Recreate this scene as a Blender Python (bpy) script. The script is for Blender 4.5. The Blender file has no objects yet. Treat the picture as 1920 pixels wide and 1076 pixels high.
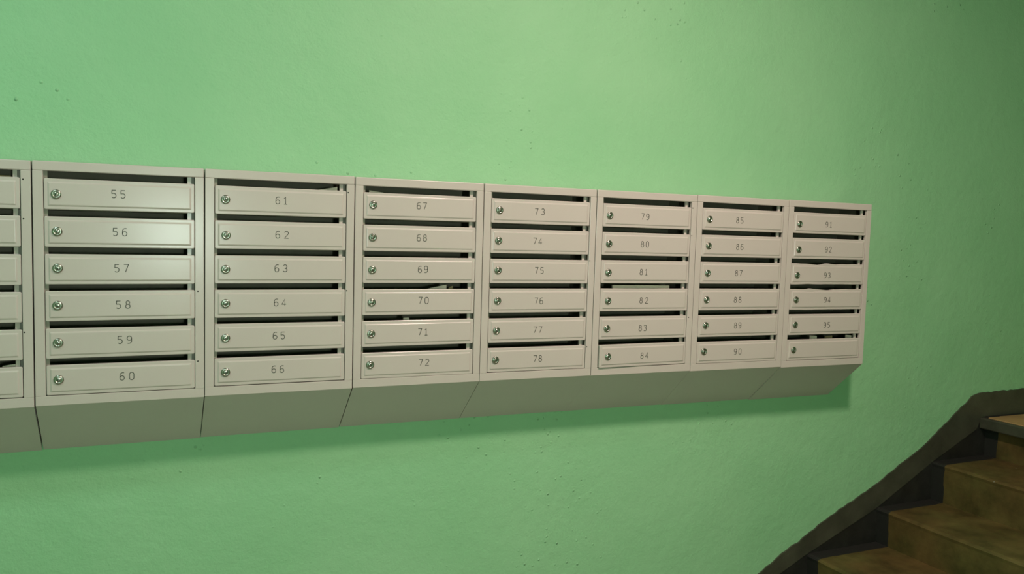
import bpy, bmesh, math, random
from mathutils import Vector, Matrix, noise

# ------------------------------------------------------------------ camera / light / exposure
Z0 = 1.09                 # height of the mailbox front's lower edge above the floor
WALL = 0.1657             # the wall plane; the mailbox fronts stand at y = 0
F, YAW, PITCH, ROLL = 1560.02, 0.4211, -0.0673, 0.0283
CAM = Vector((0.2367, -2.3088, 0.4595 + Z0))
fw = Vector((math.sin(YAW)*math.cos(PITCH), math.cos(YAW)*math.cos(PITCH), math.sin(PITCH)))
r0 = Vector((math.cos(YAW), -math.sin(YAW), 0)); u0 = r0.cross(fw)
rt = r0*math.cos(ROLL) + u0*math.sin(ROLL); up = -r0*math.sin(ROLL) + u0*math.cos(ROLL)

scene = bpy.context.scene
col = scene.collection
cd = bpy.data.cameras.new('camera'); cam = bpy.data.objects.new('camera', cd); col.objects.link(cam)
cd.sensor_fit = 'HORIZONTAL'; cd.sensor_width = 36; cd.lens = F/1920*36; cd.clip_start = 0.02
cam.matrix_world = Matrix(((rt.x, up.x, -fw.x, CAM.x), (rt.y, up.y, -fw.y, CAM.y), (rt.z, up.z, -fw.z, CAM.z), (0, 0, 0, 1)))
scene.camera = cam

world = bpy.data.worlds.new('world'); scene.world = world; world.use_nodes = True
world.node_tree.nodes['Background'].inputs[0].default_value = (0, 0, 0, 1)
world.node_tree.nodes['Background'].inputs[1].default_value = 0
vs = scene.view_settings
vs.view_transform = 'Standard'; vs.look = 'None'; vs.gamma = 1; vs.use_curve_mapping = False; vs.exposure = 0.0

# the ceiling lamps of the stairwell and an added fill lamp: position, emission strength, colour (each is built with its fixture below)
LAMP_MAIN = ((1.66, -1.48, 1.88 + Z0), 360.0, (1.0, 0.765, 0.68))
LAMP_SIDE = ((-0.55, -1.15, 1.88 + Z0), 90.0, (0.78, 1.0, 0.95))
LAMP_FILL = ((0.44, -3.27, 0.39 + Z0), 345.0, (0.83, 1.0, 0.93))  # added lamp, stands in for a flash near the camera and fills from low

def bp(u, v, y=None, z=None):
    d = fw + rt*((u-960)/F) + up*((538-v)/F)
    t = (y-CAM.y)/d.y if y is not None else (z-CAM.z)/d.z
    return CAM + d*t

rng = random.Random(7)
# ------------------------------------------------------------------ materials
def new_mat(name):
    m = bpy.data.materials.new(name); m.use_nodes = True
    nt = m.node_tree; b = nt.nodes['Principled BSDF']
    return m, nt, b
def N(nt, t, **kw):
    n = nt.nodes.new(t)
    for k, v in kw.items():
        if k in n.inputs: n.inputs[k].default_value = v
        else: setattr(n, k, v)
    return n
def noise_tex(nt, scale, detail=3, rough=.55, coord='Object'):
    tc = N(nt, 'ShaderNodeTexCoord'); n = N(nt, 'ShaderNodeTexNoise', Scale=scale, Detail=detail, Roughness=rough)
    nt.links.new(tc.outputs[coord], n.inputs['Vector']); return n
def ramp(nt, fac, a, b, p0=.35, p1=.65):
    r = N(nt, 'ShaderNodeValToRGB'); e = r.color_ramp.elements
    e[0].position = p0; e[1].position = p1; e[0].color = (*a, 1); e[1].color = (*b, 1)
    nt.links.new(fac, r.inputs[0]); return r
def bump(nt, h, strength, dist, prev=None):
    b = N(nt, 'ShaderNodeBump', Strength=strength, Distance=dist)
    nt.links.new(h, b.inputs['Height'])
    if prev: nt.links.new(prev.outputs[0], b.inputs['Normal'])
    return b

def wall_paint(name, ca, cb):
    m, nt, b = new_mat(name)
    n0 = noise_tex(nt, 2.3, 3)
    r = ramp(nt, n0.outputs['Fac'], ca, cb)
    nt.links.new(r.outputs[0], b.inputs['Base Color'])
    b.inputs['Roughness'].default_value = .55
    b.inputs['Specular IOR Level'].default_value = .35
    lo = noise_tex(nt, 1.6, 2)
    b1 = bump(nt, lo.outputs['Fac'], .5, .035)
    mid = noise_tex(nt, 26, 4, .6)
    b2 = bump(nt, mid.outputs['Fac'], .60, .005, b1)
    fine = noise_tex(nt, 190, 3, .6)
    b3 = bump(nt, fine.outputs['Fac'], .5, .0016, b2)
    # sparse grains and drips under the paint
    tc = N(nt, 'ShaderNodeTexCoord'); vo = N(nt, 'ShaderNodeTexVoronoi', Scale=34.0)
    nt.links.new(tc.outputs['Object'], vo.inputs['Vector'])
    mr = N(nt, 'ShaderNodeMapRange'); mr.inputs[1].default_value = .0; mr.inputs[2].default_value = .16
    mr.inputs[3].default_value = 1; mr.inputs[4].default_value = 0
    nt.links.new(vo.outputs['Distance'], mr.inputs[0])
    zone = noise_tex(nt, 3.1, 2); zr = ramp(nt, zone.outputs['Fac'], (0, 0, 0), (1, 1, 1), .55, .68)
    mu = N(nt, 'ShaderNodeMath', operation='MULTIPLY')
    nt.links.new(mr.outputs[0], mu.inputs[0]); nt.links.new(zr.outputs[0], mu.inputs[1])
    b4 = bump(nt, mu.outputs[0], .9, .005, b3)
    nt.links.new(b4.outputs[0], b.inputs['Normal'])
    return m

def plain(name, c, rough=.5, metal=0, var=.06, scale=8, bstr=0, bscale=60, bdist=.001, spec=.5):
    m, nt, b = new_mat(name)
    n0 = noise_tex(nt, scale, 4)
    lo = tuple(x*(1-var) for x in c); hi = tuple(min(1, x*(1+var)) for x in c)
    r = ramp(nt, n0.outputs['Fac'], lo, hi, .3, .7)
    nt.links.new(r.outputs[0], b.inputs['Base Color'])
    b.inputs['Roughness'].default_value = rough; b.inputs['Metallic'].default_value = metal
    b.inputs['Specular IOR Level'].default_value = spec
    if bstr:
        f = noise_tex(nt, bscale, 3); bb = bump(nt, f.outputs['Fac'], bstr, bdist)
        nt.links.new(bb.outputs[0], b.inputs['Normal'])
    return m

GREEN = wall_paint('green_wall_paint', (.300, .615, .335), (.330, .64, .360))
BOX = plain('grey_powder_coat', (.600, .535, .500), .225, 0, .02, 5, .08, 240, .0004, .28)
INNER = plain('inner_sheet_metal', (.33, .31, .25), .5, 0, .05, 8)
CAVITY = plain('shaded_cavity_metal', (.175, .160, .110), .7, 0, .1, 12)  # casing coat darkened, shade inside the slots put into the colour
NUM = plain('number_ink', (.075, .074, .060), .6, 0, .35, 160)
CHROME = plain('lock_chrome', (.40, .40, .35), .28, 1, .1, 30)
DARK = plain('dark_hole', (.015, .014, .011), .8)
PAPER = plain('newsprint', (.82, .71, .61), .8, 0, .06, 30)
PAPER2 = plain('brown_leaflet', (.42, .30, .17), .7, 0, .1, 30)
BAND = plain('dark_skirting_paint', (.062, .062, .044), .42, 0, .25, 9, .35, 55, .003)
BLACK = plain('black_saw_tooth', (.022, .022, .020), .36, 0, .3, 14, .4, 40, .003)  # for the saw-tooth field, darker than the skirting band
CEIL = plain('white_ceiling', (.42, .41, .39), .8, 0, .03, 3)
FLOOR = plain('floor_concrete', (.26, .23, .18), .6, 0, .2, 6, .3, 30, .002)
LAMPB = plain('lamp_metal', (.7, .7, .68), .4)

def step_mat(name, ca, cb, edge):
    # worn brown steps with a hand-painted dark border along the wall
    m, nt, b = new_mat(name)
    n0 = noise_tex(nt, 7, 6, .65); r = ramp(nt, n0.outputs['Fac'], ca, cb, .32, .72)
    n1 = noise_tex(nt, 3.2, 3); r1 = ramp(nt, n1.outputs['Fac'], (1, .82, .62), (.92, 1, .7), .4, .62)
    mx = N(nt, 'ShaderNodeMix', data_type='RGBA', blend_type='MULTIPLY'); mx.inputs[0].default_value = 1
    nt.links.new(r.outputs[0], mx.inputs[6]); nt.links.new(r1.outputs[0], mx.inputs[7])
    # pale grains of plaster spilled on the treads
    tc = N(nt, 'ShaderNodeTexCoord'); vo = N(nt, 'ShaderNodeTexVoronoi', Scale=17.0)
    nt.links.new(tc.outputs['Object'], vo.inputs['Vector'])
    lt = N(nt, 'ShaderNodeMath', operation='LESS_THAN'); lt.inputs[1].default_value = .075
    nt.links.new(vo.outputs['Distance'], lt.inputs[0])
    zn = noise_tex(nt, 6, 2); gt = N(nt, 'ShaderNodeMath', operation='GREATER_THAN'); gt.inputs[1].default_value = .56
    nt.links.new(zn.outputs['Fac'], gt.inputs[0])
    sp = N(nt, 'ShaderNodeMath', operation='MULTIPLY'); nt.links.new(lt.outputs[0], sp.inputs[0]); nt.links.new(gt.outputs[0], sp.inputs[1])
    m2 = N(nt, 'ShaderNodeMix', data_type='RGBA'); nt.links.new(sp.outputs[0], m2.inputs[0])
    nt.links.new(mx.outputs[2], m2.inputs[6]); m2.inputs[7].default_value = (.22, .20, .15, 1)
    # the border
    sx = N(nt, 'ShaderNodeSeparateXYZ'); nt.links.new(tc.outputs['Object'], sx.inputs[0])
    en = noise_tex(nt, 14, 3); ad = N(nt, 'ShaderNodeMath', operation='MULTIPLY_ADD'); ad.inputs[1].default_value = .022
    nt.links.new(en.outputs['Fac'], ad.inputs[0]); nt.links.new(sx.outputs['Y'], ad.inputs[2])
    g2 = N(nt, 'ShaderNodeMath', operation='GREATER_THAN'); g2.inputs[1].default_value = WALL - edge + .011
    nt.links.new(ad.outputs[0], g2.inputs[0])
    m3 = N(nt, 'ShaderNodeMix', data_type='RGBA'); nt.links.new(g2.outputs[0], m3.inputs[0])
    nt.links.new(m2.outputs[2], m3.inputs[6]); m3.inputs[7].default_value = (.022, .022, .020, 1)
    nt.links.new(m3.outputs[2], b.inputs['Base Color'])
    b.inputs['Roughness'].default_value = .62
    b.inputs['Specular IOR Level'].default_value = .3
    f = noise_tex(nt, 32, 4); bb = bump(nt, f.outputs['Fac'], .35, .004); nt.links.new(bb.outputs[0], b.inputs['Normal'])
    return m
STEP = step_mat('worn_brown_step', (.060, .048, .018), (.165, .124, .056), .064)
LAND = step_mat('landing_concrete', (.38, .29, .17), (.50, .385, .23), .03)

def emit_mat(name, c, s):
    m, nt, b = new_mat(name)
    b.inputs['Base Color'].default_value = (.8, .8, .8, 1)
    b.inputs['Emission Color'].default_value = (*c, 1); b.inputs['Emission Strength'].default_value = s
    return m

# ------------------------------------------------------------------ helpers
def obj(name, me, mat, parent=None, loc=None):
    o = bpy.data.objects.new(name, me); col.objects.link(o)
    if mat and not me.materials: me.materials.append(mat)
    if parent: o.parent = parent
    if loc: o.location = loc
    return o
def mesh(name, verts, faces, smooth=False):
    me = bpy.data.meshes.new(name); me.from_pydata([tuple(v) for v in verts], [], faces)
    bm = bmesh.new(); bm.from_mesh(me); bmesh.ops.recalc_face_normals(bm, faces=bm.faces); bm.to_mesh(me); bm.free()
    if smooth:
        for p in me.polygons: p.use_smooth = True
    return me
def box_mesh(name, a, b, bevel=0, seg=2):
    bm = bmesh.new(); bmesh.ops.create_cube(bm, size=1)
    for v in bm.verts:
        v.co = Vector([(a[i]+b[i])/2 + v.co[i]*(b[i]-a[i]) for i in range(3)])
    if bevel: bmesh.ops.bevel(bm, geom=bm.edges[:], offset=bevel, segments=seg, profile=.5, affect='EDGES')
    me = bpy.data.meshes.new(name); bm.to_mesh(me); bm.free(); return me
def box(name, a, b, mat, parent=None, bevel=0):
    return obj(name, box_mesh(name, a, b, bevel), mat, parent)
def lathe(name, prof, seg=28):
    # profile of (radius, depth); revolves round local -y (towards the viewer)
    vs_, fs = [], []
    for r, d in prof:
        for k in range(seg):
            a = 2*math.pi*k/seg; vs_.append((r*math.cos(a), -d, r*math.sin(a)))
    for i in range(len(prof)-1):
        for k in range(seg):
            k2 = (k+1) % seg; fs.append((i*seg+k, i*seg+k2, (i+1)*seg+k2, (i+1)*seg+k))
    fs.append(tuple(range((len(prof)-1)*seg, len(prof)*seg)))
    return mesh(name, vs_, fs, True)
def extrude_poly(name, pts, y0, y1):
    n = len(pts)
    v = [(x, y0, z) for x, z in pts] + [(x, y1, z) for x, z in pts]
    f = [tuple(range(n)), tuple(range(2*n-1, n-1, -1))] + [(i, (i+1) % n, n+(i+1) % n, n+i) for i in range(n)]
    return mesh(name, v, f)
def extrude_x(name, pts, x0, x1):
    n = len(pts)
    v = [(x0, y, z) for y, z in pts] + [(x1, y, z) for y, z in pts]
    f = [tuple(range(n)), tuple(range(2*n-1, n-1, -1))] + [(i, (i+1) % n, n+(i+1) % n, n+i) for i in range(n)]
    return mesh(name, v, f)
def tag(o, label=None, cat=None, group=None, kind=None):
    if label: o['label'] = label
    if cat: o['category'] = cat
    if group: o['group'] = group
    if kind: o['kind'] = kind
    return o
def empty(name, loc, label, cat, group=None):
    o = bpy.data.objects.new(name, None); col.objects.link(o); o.location = loc; o.empty_display_size = .05
    return tag(o, label, cat, group)
def struct(o, label): return tag(o, label, kind='structure')

# ------------------------------------------------------------------ the stairwell
X0, X1, Y0, H = -1.9, 5.3, -3.35, 1.95 + Z0
struct(box('wall_back', (X0, WALL, -.1), (X1, WALL+.15, H+.1), GREEN), 'green painted plaster wall behind the mailboxes')
struct(box('wall_front', (X0, Y0-.15, -.1), (X1, Y0, H+.1), GREEN), 'green painted wall opposite the mailboxes')
struct(box('wall_left', (X0-.15, Y0-.15, -.1), (X0, WALL+.15, H+.1), GREEN), 'green painted wall at the foot of the stairs')
struct(box('wall_right', (X1, Y0-.15, -.1), (X1+.15, WALL+.15, H+.1), GREEN), 'green painted wall beyond the landing')
struct(box('floor', (X0, Y0, -.1), (X1, WALL, 0), FLOOR), 'grey brown concrete floor of the hall')
struct(box('ceiling', (X0, Y0, H), (X1, WALL, H+.1), CEIL), 'white ceiling')

# stairs: nosing x and height of each tread, read off the wall junctions
NOSE = [(1.985, -.94), (2.665, -.793), (3.036, -.645), (3.350, -.478)]
NOSE[0] = (2.345, -.94); YW = WALL-.002; XW = X1-.002
LANDX, LANDZ = 3.632, -.302
YS = -1.15
st = empty('staircase', (0, 0, 0), 'worn brown concrete staircase with black painted edges climbing along the green wall', 'staircase')
below = 0
for i, (nx, nz) in enumerate(NOSE):
    x_end = NOSE[i+1][0] + .02 if i+1 < len(NOSE) else LANDX + .042
    rx = nx + .016                       # the riser leans in under a rounded nosing
    z = nz + Z0; zb = below
    prof = [(rx, zb), (nx+.002, z-.022), (nx, z-.010), (nx+.004, z-.003), (nx+.012, z), (x_end, z), (x_end, zb)]
    n = len(prof); ny = 14; ys = [YW + (YS-YW)*k/ny for k in range(ny+1)]
    v, f = [], []
    for k, y in enumerate(ys):
        for j, (px, pz) in enumerate(prof):
            w = 0.006*noise.noise(Vector((y*5, i*7.3, j*.1))) if 0 < j < 5 else 0
            v.append((px + w, y, pz - (abs(w)*.5 if j in (3, 4) else 0)))
    for k in range(ny):
        for j in range(n):
            j2 = (j+1) % n; f.append((k*n+j, k*n+j2, (k+1)*n+j2, (k+1)*n+j))
    f.append(tuple(range(n))); f.append(tuple(range(ny*n, ny*n+n))[::-1])
    obj('step', mesh('step', v, f), STEP, st)
    below = z - .001 if i < 0 else 0
# upper landing: riser set back under a protruding slab
box('riser', (LANDX+.042, YS, 0), (LANDX+.30, YW, Z0+LANDZ-.05), STEP, st)
box('landing_slab', (LANDX, YS, Z0+LANDZ-.052), (XW, YW, Z0+LANDZ-.004), BAND, st, .005)
box('landing_tread', (LANDX+.022, YS+.01, Z0+LANDZ-.006), (XW-.001, WALL-.006, Z0+LANDZ), LAND, st, .0015)
box('landing_base', (LANDX+.30, YS, 0), (XW, YW, Z0+LANDZ-.052), STEP, st)

# dark painted skirting on the wall: upper band and the saw-tooth field down to the treads
def ragged(pts, step=.010, amp=.0050):
    out = []
    for (xa, za), (xb, zb) in zip(pts[:-1], pts[1:]):
        n = max(1, int(math.hypot(xb-xa, zb-za)/step))
        for k in range(n):
            t = k/n; x, z = xa+(xb-xa)*t, za+(zb-za)*t
            out.append((x + amp*.5*noise.noise(Vector((x*45, z*45, 2))), z + amp*noise.noise(Vector((x*38, 3, z*11))) + amp*.7*noise.noise(Vector((x*9, 7, 1)))))
    out.append(pts[-1]); return out
px_top = [(1421, 1076), (1459, 1042), (1482, 1024), (1498, 1014), (1534, 983), (1590, 943), (1645, 905), (1690, 868), (1728, 838), (1760, 805), (1795, 770), (1814, 752), (1821, 743), (1829, 738), (1858, 733.5), (1890, 730.5), (1920, 728)]
tp = [bp(u, v, y=WALL) for u, v in px_top]
tp = [(p.x, p.z) for p in tp]
slope0 = (tp[5][1]-tp[0][1])/(tp[5][0]-tp[0][0])
x_start = tp[0][0] - (tp[0][1]-.13)/slope0
band_top = [(X0+.01, .13), (x_start, .13)] + tp + [(X1-.01, tp[-1][1])]
# lower edge of the band runs along the nosings
band_low = [(X1-.01, Z0+LANDZ-.002), (LANDX+.01, Z0+LANDZ-.002), (LANDX-.02, Z0+LANDZ-.055)] + [(nx-.006, Z0+nz-.004) for nx, nz in NOSE[::-1]] + [(2.02, .012), (X0+.01, .012)]
bt = ragged(band_top)
struct(obj('trim_1', extrude_poly('trim_1', bt + band_low, WALL-.006, WALL+.01), BAND), 'dark painted skirting band rising along the stairs')
saw = [(NOSE[0][0]-.02, NOSE[0][1]-.03)]
for i, (xa, za) in enumerate(NOSE):
    xb = NOSE[i+1][0]+.03 if i+1 < len(NOSE) else LANDX+.06
    saw += [(xa+.03, za-.03), (xb, za-.03)]
saw += [(LANDX+.06, LANDZ-.02), (LANDX-.01, LANDZ-.02)] + [(xa-.005, za+.035) for xa, za in NOSE[::-1]]
struct(obj('trim_2', extrude_poly('trim_2', [(x, z+Z0) for x, z in saw], WALL-.003, WALL+.01), BLACK), 'black saw-tooth corners of the wall above the treads')

# ------------------------------------------------------------------ lamps
def dome(name, r, h, seg=32, rings=8, axis='z'):
    v, f = [], []
    for i in range(rings):
        a = math.pi/2*i/rings
        for k in range(seg):
            b = 2*math.pi*k/seg; v.append((r*math.cos(a)*math.cos(b), r*math.cos(a)*math.sin(b), -h*math.sin(a)))
    v.append((0, 0, -h))
    for i in range(rings-1):
        for k in range(seg):
            k2 = (k+1) % seg; f.append((i*seg+k, i*seg+k2, (i+1)*seg+k2, (i+1)*seg+k))
    for k in range(seg): f.append(((rings-1)*seg+k, (rings-1)*seg+(k+1) % seg, rings*seg))
    me = mesh(name, v, f, True)
    return me
def disc(name, r, h, seg=32):
    v = [(r*math.cos(2*math.pi*k/seg), r*math.sin(2*math.pi*k/seg), 0) for k in range(seg)]
    v += [(x*.97, y*.97, -h) for x, y, _ in v]
    f = [tuple(range(seg)), tuple(range(seg, 2*seg))] + [(k, (k+1) % seg, seg+(k+1) % seg, seg+k) for k in range(seg)]
    return mesh(name, v, f)
def lamp(spec, label, r, h, wall=False):
    (x, y, z), s, c = spec
    o = empty('fill_lamp' if wall else 'ceiling_lamp', (x, Y0, z) if wall else (x, y, H), label, 'lamp')
    if wall: o.rotation_euler = (math.pi/2, 0, 0)
    obj('base', disc('lamp_base', r*1.1, .025), LAMPB, o)
    obj('glass_shade', dome('lamp_shade', r, h), emit_mat('lit_glass', c, s), o, (0, 0, -.025))
lamp(LAMP_MAIN, 'round lit ceiling lamp in front of the middle mailboxes', .12, .028)
lamp(LAMP_SIDE, 'round lit ceiling lamp beyond the mailbox without numbers in view', .12, .05)
lamp(LAMP_FILL, 'small round fill lamp added on the wall opposite the mailboxes', .07, .06, True)

# ------------------------------------------------------------------ mailbox units
def arc(cx, cy, rx, ry, a0, a1, n=10):
    return [(cx+rx*math.cos(math.radians(a0+(a1-a0)*k/n)), cy+ry*math.sin(math.radians(a0+(a1-a0)*k/n))) for k in range(n+1)]
# plotter-style digits in a 1 x 1.55 cell
DIG = {
 '0': [arc(.5, 1.13, .42, .42, 0, 180)+arc(.5, .42, .42, .42, 180, 360)+[(.92, 1.13)]],
 '1': [[(.22, 1.22), (.56, 1.55), (.56, 0)], [(.22, 0), (.90, 0)]],
 '2': [arc(.5, 1.12, .42, .43, 165, -20)+[(.08, 0), (.95, 0)]],
 '3': [arc(.46, 1.16, .40, .39, 150, -90)+[(.36, .77)], arc(.46, .39, .44, .39, 90, -150)],
 '4': [[(.72, 0), (.72, 1.55), (.06, .40), (.98, .40)]],
 '5': [[(.88, 1.55), (.16, 1.55), (.12, .90)]+arc(.48, .47, .43, .47, 110, -140)],
 '6': [[(.88, 1.50)]+arc(.62, 1.0, .52, .55, 80, 180)+[(.08, .45)]+arc(.5, .45, .42, .45, 180, 540, 18)],
 '7': [[(.06, 1.55), (.92, 1.55), (.36, 0)]],
 '8': [arc(.5, 1.19, .33, .36, -90, 270, 18), arc(.5, .42, .42, .42, 90, 450, 18)],
 '9': [[(.12, .05)]+arc(.38, .55, .52, .55, -100+0, 0)+[(.90, 1.10)]+arc(.48, 1.10, .42, .45, 0, 360, 18)],
}
CW = .0122                       # digit cell width
def stroke(v, f, pts, ox, oz, hw):
    P = [Vector((ox+x*CW, oz+y*CW)) for x, y in pts]
    n0 = len(v); n = len(P); closed = (P[0]-P[-1]).length < 1e-6
    for i, p in enumerate(P):
        a = P[i-1] if i > 0 else (P[-2] if closed else p); b = P[i+1] if i < n-1 else (P[1] if closed else p)
        d1 = (p-a).normalized() if (p-a).length > 1e-9 else (b-p).normalized()
        d2 = (b-p).normalized() if (b-p).length > 1e-9 else d1
        t = (d1+d2); t = t.normalized() if t.length > 1e-6 else d1
        k = 1/max(.55, t.dot(d1)); nr = Vector((-t.y, t.x))*hw*k
        for q, y in ((p+nr, -.0003), (p-nr, -.0003), (p-nr, .0004), (p+nr, .0004)): v.append((q.x, y, q.y))
    for i in range(n-1):
        a = n0+4*i; b = a+4
        for j in range(4): f.append((a+j, a+(j+1) % 4, b+(j+1) % 4, b+j))
    f.append((n0, n0+1, n0+2, n0+3)); e = n0+4*(n-1); f.append((e+3, e+2, e+1, e))
def number_mesh(s, pitch, jit):
    v, f = [], []
    w = pitch*(len(s)-1) + CW
    for i, c in enumerate(s):
        for pl in DIG[c]: stroke(v, f, pl, -w/2+i*pitch, -.0095 + (jit if i else 0), .00086)
    return mesh('number', v, f)

def door_mesh(w, h, dent=None):
    # folded sheet door with a pressed, raised panel; local origin at its lower left corner, front at y = 0
    nx = 30 if dent else 1
    def loop(ins, y, r):
        x0, x1, z0, z1 = ins, w-ins, ins, h-ins; out = []
        cs = [(x1-r, z0+r, -90), (x1-r, z1-r, 0), (x0+r, z1-r, 90), (x0+r, z0+r, 180)]
        for i, (cx, cz, a0) in enumerate(cs):
            for k in range(4):
                a = math.radians(a0+30*k); out.append((cx+r*math.cos(a), y, cz+r*math.sin(a)))
            if i in (1, 3) and nx > 1:           # along the top (right to left) and the bottom (left to right)
                nxt = cs[(i+1) % 4]
                for k in range(1, nx):
                    t = k/nx; zz = z1 if i == 1 else z0
                    out.append((cx+(nxt[0]-cx)*t, y, zz))
        return out
    specs = [(.0006, .013, .003), (0, .0030, .0035), (.0005, .0014, .0035), (.0016, .0008, .003), (.0075, .0008, .002), (.0087, .0004, .002), (.0098, -.0004, .002), (.0110, -.0010, .002), (.0122, -.0012, .002)]
    loops = [loop(*s) for s in specs]
    if dent:
        for li, lp in enumerate(loops[:6]):
            fade = 1-li*.12
            for k, (x, y, z) in enumerate(lp):
                if z > h-.018:
                    d = dent(x/w); lp[k] = (x, y + d[1]*fade, z + d[0]*fade)
                elif z < .010:
                    d = dent(x/w*.8+.3); lp[k] = (x, y + .4*d[1]*fade, z + .35*d[0]*fade)
    v = [p for lp in loops for p in lp]; n = len(loops[0]); f = []
    for i in range(len(loops)-1):
        for k in range(n):
            k2 = (k+1) % n; f.append((i*n+k, i*n+k2, (i+1)*n+k2, (i+1)*n+k))
    f.append(tuple(range((len(loops)-1)*n, len(loops)*n)))
    return mesh('door', v, f)

LOCK = lathe('lock', [(.0118, -.001), (.0118, .0010), (.0112, .0024), (.0098, .0036), (.0078, .0041), (.0066, .0038), (.0061, .0028), (.0056, .0028), (.0052, .0036), (.0030, .0040), (.0008, .0041)])
PIN = lathe('keyhole', [(.0024, .0030), (.0024, .0042), (.0020, .0046)], 12)
GLINT = lathe('lock_pin', [(.0011, .0040), (.0011, .0050), (.0008, .0055), (.0003, .0057)], 10)
HOLE = lathe('screw_hole', [(.0019, -.002), (.0019, .0003), (.0010, .0004)], 10)

# unit edges along the wall, measured at the top and bottom corners of every front
EX = [-.0008, .3898, .7840, 1.1718, 1.5570, 1.9437, 2.3394, 2.7358]
ZB = [-.0036, .0004, .0024, .0038, .0030, .0016, -.0022, -.0070]
ZT = [.5956, .5987, .5980, .5975, .5974, .5967, .5980, .5957]
EX = [EX[0]-.390] + EX; ZB = [-.0060] + ZB; ZT = [.5935] + ZT
NUMPX = {
 1: [(222, 364), (225, 435), (228, 503), (231, 571), (234, 637), (238, 705)],
 2: [(528, 376), (529, 440), (527, 503), (525, 567), (523, 629), (521, 692)],
 3: [(791, 386), (791, 446), (793, 505), (794, 563), (793, 622), (795, 679)],
 4: [(1012, 397), (1008, 452), (1011, 507), (1010, 564), (1008, 618), (1008, 672)],
 5: [(1210, 406), (1209, 458), (1207, 510), (1207, 563), (1205, 615), (1207, 666)],
 6: [(1387, 413), (1387, 463), (1385, 512), (1383, 562), (1383, 610), (1383, 659)],
 7: [(1554, 421), (1553, 468), (1551, 516), (1551, 562), (1550, 609)]}
LOCKPX = {
 1: [(105, 364), (107, 434), (108, 503), (108, 573), (109, 643), (110, 712)],
 2: [(423, 374), (424, 441), (423, 505), (423, 569), (423, 634), (423, 698)],
 3: [(700, 384), (699, 445), (698, 506), (697, 567), (696, 626), (694, 684)],
 4: [(937, 394), (935, 451), (934, 507), (933, 564), (931, 620), (929, 675)],
 5: [(1144, 404), (1142, 457), (1141, 511), (1140, 564), (1138, 616), (1138, 668)],
 6: [(1331, 411), (1329, 461), (1327, 512), (1325, 562), (1323, 610), (1320, 659)],
 7: [(1500, 420), (1498, 468), (1495, 516), (1493, 562), (1491, 609), (1488, 656)]}
PITCHD = {'55': .0205, '56': .0215, '57': .0215, '58': .0215, '59': .0215, '60': .0222, '61': .0198, '62': .0228, '63': .0222, '64': .0205, '65': .0205, '66': .0212,
          '67': .0180, '68': .0185, '69': .0185, '70': .0190, '71': .0180, '72': .0190, '73': .0220, '74': .0180, '75': .0185, '76': .0175, '77': .0185, '78': .0178,
          '82': .0215, '84': .0190, '88': .0200, '90': .0198}
HOLES = {0: [(43, 336), (44, 410), (46, 623)], 1: [(371, 546), (371, 677)], 2: [(653, 361), (650, 545)], 4: [(1106, 489), (1100, 650)], 5: [(1299, 390), (1297, 442), (1291, 595)]}
GAP = [.0030, .0030, .0028, .0026, .0020, .0020, .0016, .0016]    # joint left of each unit
STL, STR, RT, RB = .0225, .0215, .0235, .0240

def dent93(t):
    z = -.0032*math.exp(-((t-.33)/.10)**2) + .0018*math.exp(-((t-.48)/.03)**2) - .0015*math.exp(-((t-.62)/.05)**2)
    return 1.5*z + .0006*math.sin(31*t), .004*math.sin(9*t)*math.exp(-((t-.4)/.25)**2)
def dent94(t):
    z = .0016*math.exp(-((t-.27)/.03)**2) - .0034*math.exp(-((t-.52)/.09)**2) + .0012*math.exp(-((t-.60)/.03)**2)
    return 1.5*z + .0006*math.sin(27*t), -.004*math.sin(8*t)*math.exp(-((t-.45)/.25)**2)

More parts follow.
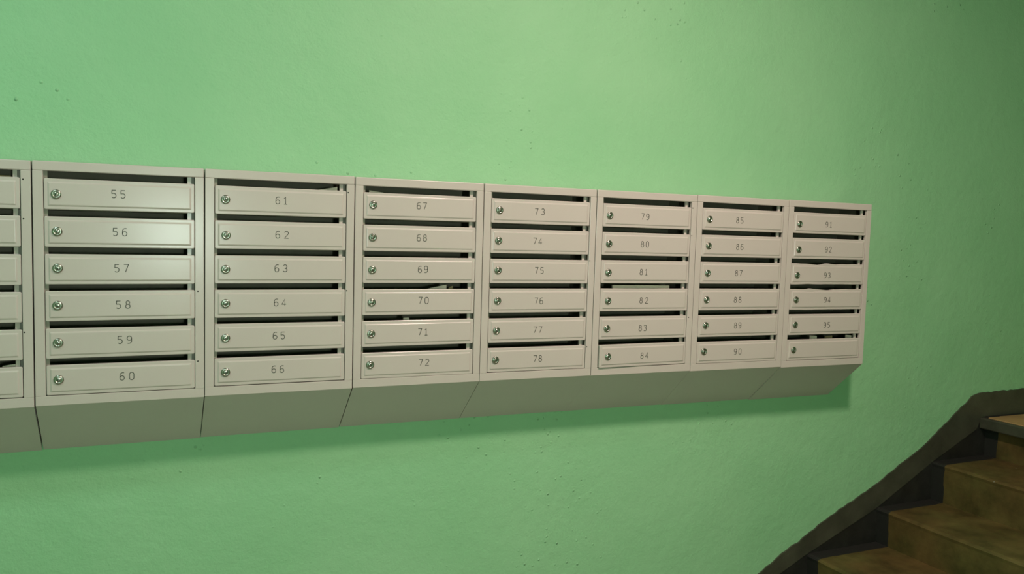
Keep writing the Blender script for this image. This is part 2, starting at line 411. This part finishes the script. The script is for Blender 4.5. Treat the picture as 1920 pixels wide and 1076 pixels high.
UNIT = {}
def unit(i):
    xa, xb = EX[i] + GAP[i]/2, EX[i+1] - (GAP[i+1]/2 if i < 7 else 0)
    w = xb-xa
    hh = (ZT[i]+ZT[i+1])/2 - (ZB[i]+ZB[i+1])/2
    zc = (ZB[i]+ZB[i+1])/2
    roll = max(-.004, min(.004, math.atan2((ZB[i+1]+ZT[i+1]-ZB[i]-ZT[i])/2, xb-xa)))
    n0 = 49 + 6*i
    nums = [str(n0+k) for k in range(6)] if i else []
    if i == 7: nums = nums[:5]
    label = {0: 'grey metal mailbox unit with door numbers out of view, beside doors 55 to 60',
             1: 'grey metal mailbox unit numbered 55 to 60, every slot empty, beside doors 61 to 66',
             2: 'grey metal mailbox unit numbered 61 to 66 with a paper corner in its top slot',
             3: 'grey metal mailbox unit numbered 67 to 72 with slanted white paper above door 70',
             4: 'grey metal mailbox unit numbered 73 to 78, empty slots, between doors 72 and 79',
             5: 'grey metal mailbox unit numbered 79 to 84, bottom door ajar, newspaper above door 82',
             6: 'grey metal mailbox unit numbered 85 to 90 beside the unit with the blank door',
             7: 'grey metal mailbox unit numbered 91 to 95 with bent doors and a blank bottom door'}[i]
    root = empty('mailbox_unit', ((xa+xb)/2 + roll*hh/2, WALL, Z0+zc), label, 'mailbox', 'mailbox units hung side by side on the green wall')
    root.rotation_euler = (0, -roll, 0)
    L, D = -w/2, -WALL           # local: x from L, front plane at y = D, z from 0
    dz = -.149
    inv = Matrix.Rotation(roll, 4, 'Y')
    def loc(p):                  # world -> local
        q = Vector(p) - Vector(root.location); return inv @ q
    B = lambda name, a, b, mat=BOX, bev=0: box(name, (L+a[0], D+a[1], a[2]), (L+b[0], D+b[1], b[2]), mat, root, bev)
    T = .0014
    # casing
    for x in (0, w-T):
        sp = obj('side_panel', extrude_x('side_panel', [(D+.010, .004), (D+.010, hh-.003), (-.0015, hh-.003), (-.0015, dz+.003)], L+x, L+x+T), BOX, root)
        sp.data.materials.append(CAVITY)              # slot shade put into the colour of the inner face
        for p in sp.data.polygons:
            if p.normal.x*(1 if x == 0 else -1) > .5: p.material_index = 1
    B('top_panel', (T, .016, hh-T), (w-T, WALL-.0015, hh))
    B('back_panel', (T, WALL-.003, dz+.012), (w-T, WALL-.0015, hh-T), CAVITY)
    el = GAP[i]/2-.0001 if i in (5, 6) else -T*.2; er = GAP[i+1]/2-.0001 if i in (4, 5) else -T*.2   # neighbours butt here
    sl = [(D+.0006, .0006), (-.001, dz), (-.001, dz+.003), (D+.0006+.004, .0022)]
    obj('sloping_bottom', extrude_x('sloping_bottom', sl, L-el, L+w+er), BOX, root)
    # front frame
    B('frame_stile', (0, 0, RB-.0003), (STL, .012, hh-RT), BOX, .0012)
    B('frame_stile', (w-STR, 0, RB-.0003), (w, .012, hh-RT), BOX, .0012)
    B('top_rail', (0, 0, hh-RT), (w, .018, hh), BOX, .0022)
    B('bottom_rail', (0, 0, 0), (w, .012, RB), BOX, .0010)
    # strips behind the doors on the latch and hinge sides
    ol, orr = STL, w-STR
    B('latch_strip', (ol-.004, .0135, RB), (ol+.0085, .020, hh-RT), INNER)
    B('hinge_post', (orr-.0175, .0135, RB), (orr-.0080, .019, hh-RT), BOX)
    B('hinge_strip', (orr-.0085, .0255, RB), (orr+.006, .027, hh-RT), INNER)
    # doors
    top_slot = .0180*(hh/.597)
    dh = .0745*(hh/.597); pitch = (hh-RT-RB-top_slot-dh-.001)/5
    dw = orr-ol-.0026
    for k in range(6):
        z1 = hh-RT-top_slot-k*pitch; z0 = z1-dh
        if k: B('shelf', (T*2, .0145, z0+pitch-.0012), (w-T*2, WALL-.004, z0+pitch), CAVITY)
        num = nums[k] if k < len(nums) else None
        if num in ('93', '94'): me = door_mesh(dw, dh, dent93 if num == '93' else dent94)
        else:
            me = door_mesh(dw, dh)
        d = obj('door', me, BOX, root, (L+ol+.0013+rng.uniform(-.0003, .0003), D-.0004+rng.uniform(0, .0006), z0+rng.uniform(-.0005, .0005)))
        tilt = rng.uniform(-.0015, .0015)
        d.rotation_euler = (rng.uniform(-.004, .004), tilt, 0)
        if num in ('93', '94'): d['label'] = 'door with bent and buckled edges'
        if num == '84':
            # hinged on the right, standing slightly open at the lock side
            a = math.radians(1.1); d.rotation_euler = (.010, -.004, a)
            d.location.y -= dw*math.sin(a); d.location.x += .0010
            d['label'] = 'door standing slightly open'
        if i == 7 and k == 5: d['label'] = 'blank door without a number'
        dm = Matrix.LocRotScale(d.location, d.rotation_euler, None).inverted()
        # lock
        if i: lp = dm @ loc(bp(*LOCKPX[i][k], y=-.002))
        else: lp = Vector((.030, 0, dh*.52))
        o = obj('lock', LOCK, CHROME, d, (lp.x, -.0012, lp.z)); o['label'] = 'round chrome lock'
        obj('keyhole', PIN, DARK, d, (lp.x+.0002, -.0012, lp.z-.0006))
        g = obj('lock_pin', GLINT, CHROME, d, (lp.x+.0002, -.0012, lp.z-.0006))
        if num:
            npos = dm @ loc(bp(*NUMPX[i][k], y=-.001))
            me = number_mesh(num, PITCHD.get(num, .0188), rng.uniform(-.0004, .0004))
            o = obj('number', me, NUM, d, (npos.x, -.0014, npos.z)); o['label'] = 'grey number %s' % num
        UNIT[(i, k)] = (root, L, D, ol, orr, z0, z1, pitch)
    for (u, v) in HOLES.get(i, []):
        q = loc(bp(u, v, y=0)); obj('screw_hole', HOLE, DARK, root, (q.x, D, q.z))
for i in range(8): unit(i)

# ------------------------------------------------------------------ post left in the boxes
def sheet(name, x0, x1, zb, hl, hr, y, thick, mat, label, cat, bow=.004, lean=.0):
    # folded sheet standing in a compartment: heights at its left and right ends, slightly bowed
    n = 10; v, f = [], []
    for k in range(n+1):
        t = k/n; x = x0+(x1-x0)*t; h = hl+(hr-hl)*t
        yy = y + bow*math.sin(math.pi*t)
        for (dy, z) in ((0, zb), (lean, zb+h), (lean+thick, zb+h), (thick, zb)): v.append((x, yy+dy, z))
    for k in range(n):
        a = 4*k; b = a+4
        for j in range(4): f.append((a+j, a+(j+1) % 4, b+(j+1) % 4, b+j))
    f.append((0, 1, 2, 3)); f.append((4*n+3, 4*n+2, 4*n+1, 4*n))
    o = obj(name, mesh(name, v, f), mat); tag(o, label, cat, 'post left in the mailboxes'); return o
def post(i, k, ul, ur, vl, vr, y, mat, label, name='leaflet', thick=.002, bow=.003, lean=.004):
    root, L, D, ol, orr, z0, z1, pitch = UNIT[(i, k)]
    a = bp(ul, vl, y=y); b = bp(ur, vr, y=y)
    zb = root.location.z + z0 + .002 + (root.rotation_euler.y*-1)*((a.x+b.x)/2-root.location.x)
    sheet(name, a.x, b.x, zb, a.z-zb, b.z-zb, y, thick, mat, label, 'leaflet', bow, lean)
post(2, 0, 585, 633, 357.5, 350.5, .016, PAPER, 'pale paper corner sticking up behind door 61')
post(3, 0, 693, 720, 356.5, 361, .016, PAPER, 'pale paper edge lying behind the lock end of door 67')
post(3, 3, 800, 838, 542, 534, .016, PAPER, 'slanted white paper corner above door 70')
post(3, 3, 842, 850, 539, 536, .030, PAPER2, 'small brown paper tip beside the white one above door 70')
post(3, 4, 757, 768, 596, 596, .018, PAPER, 'small pale paper tip above door 71')
post(5, 3, 1150, 1256, 534.5, 535.5, .0155, PAPER, 'wide folded newspaper filling the slot above door 82', 'newspaper', .007, .002, .003)
post(7, 5, 1520, 1533, 629, 630, .018, PAPER, 'pale crumpled paper above the blank door', 'leaflet')
post(7, 5, 1548, 1562, 631, 629, .030, PAPER2, 'brown paper in the middle of the slot above the blank door')
post(7, 5, 1587, 1598, 628, 629, .018, PAPER, 'pale paper at the hinge end of the slot above the blank door')
post(0, 0, -14, 20, 327, 329, .020, PAPER2, 'brown leaflet in the top slot of the mailbox unit without numbers')
post(0, 5, 4, 29, 687, 683, .018, PAPER, 'crumpled pale leaflet in the lowest slot of the mailbox unit without numbers')
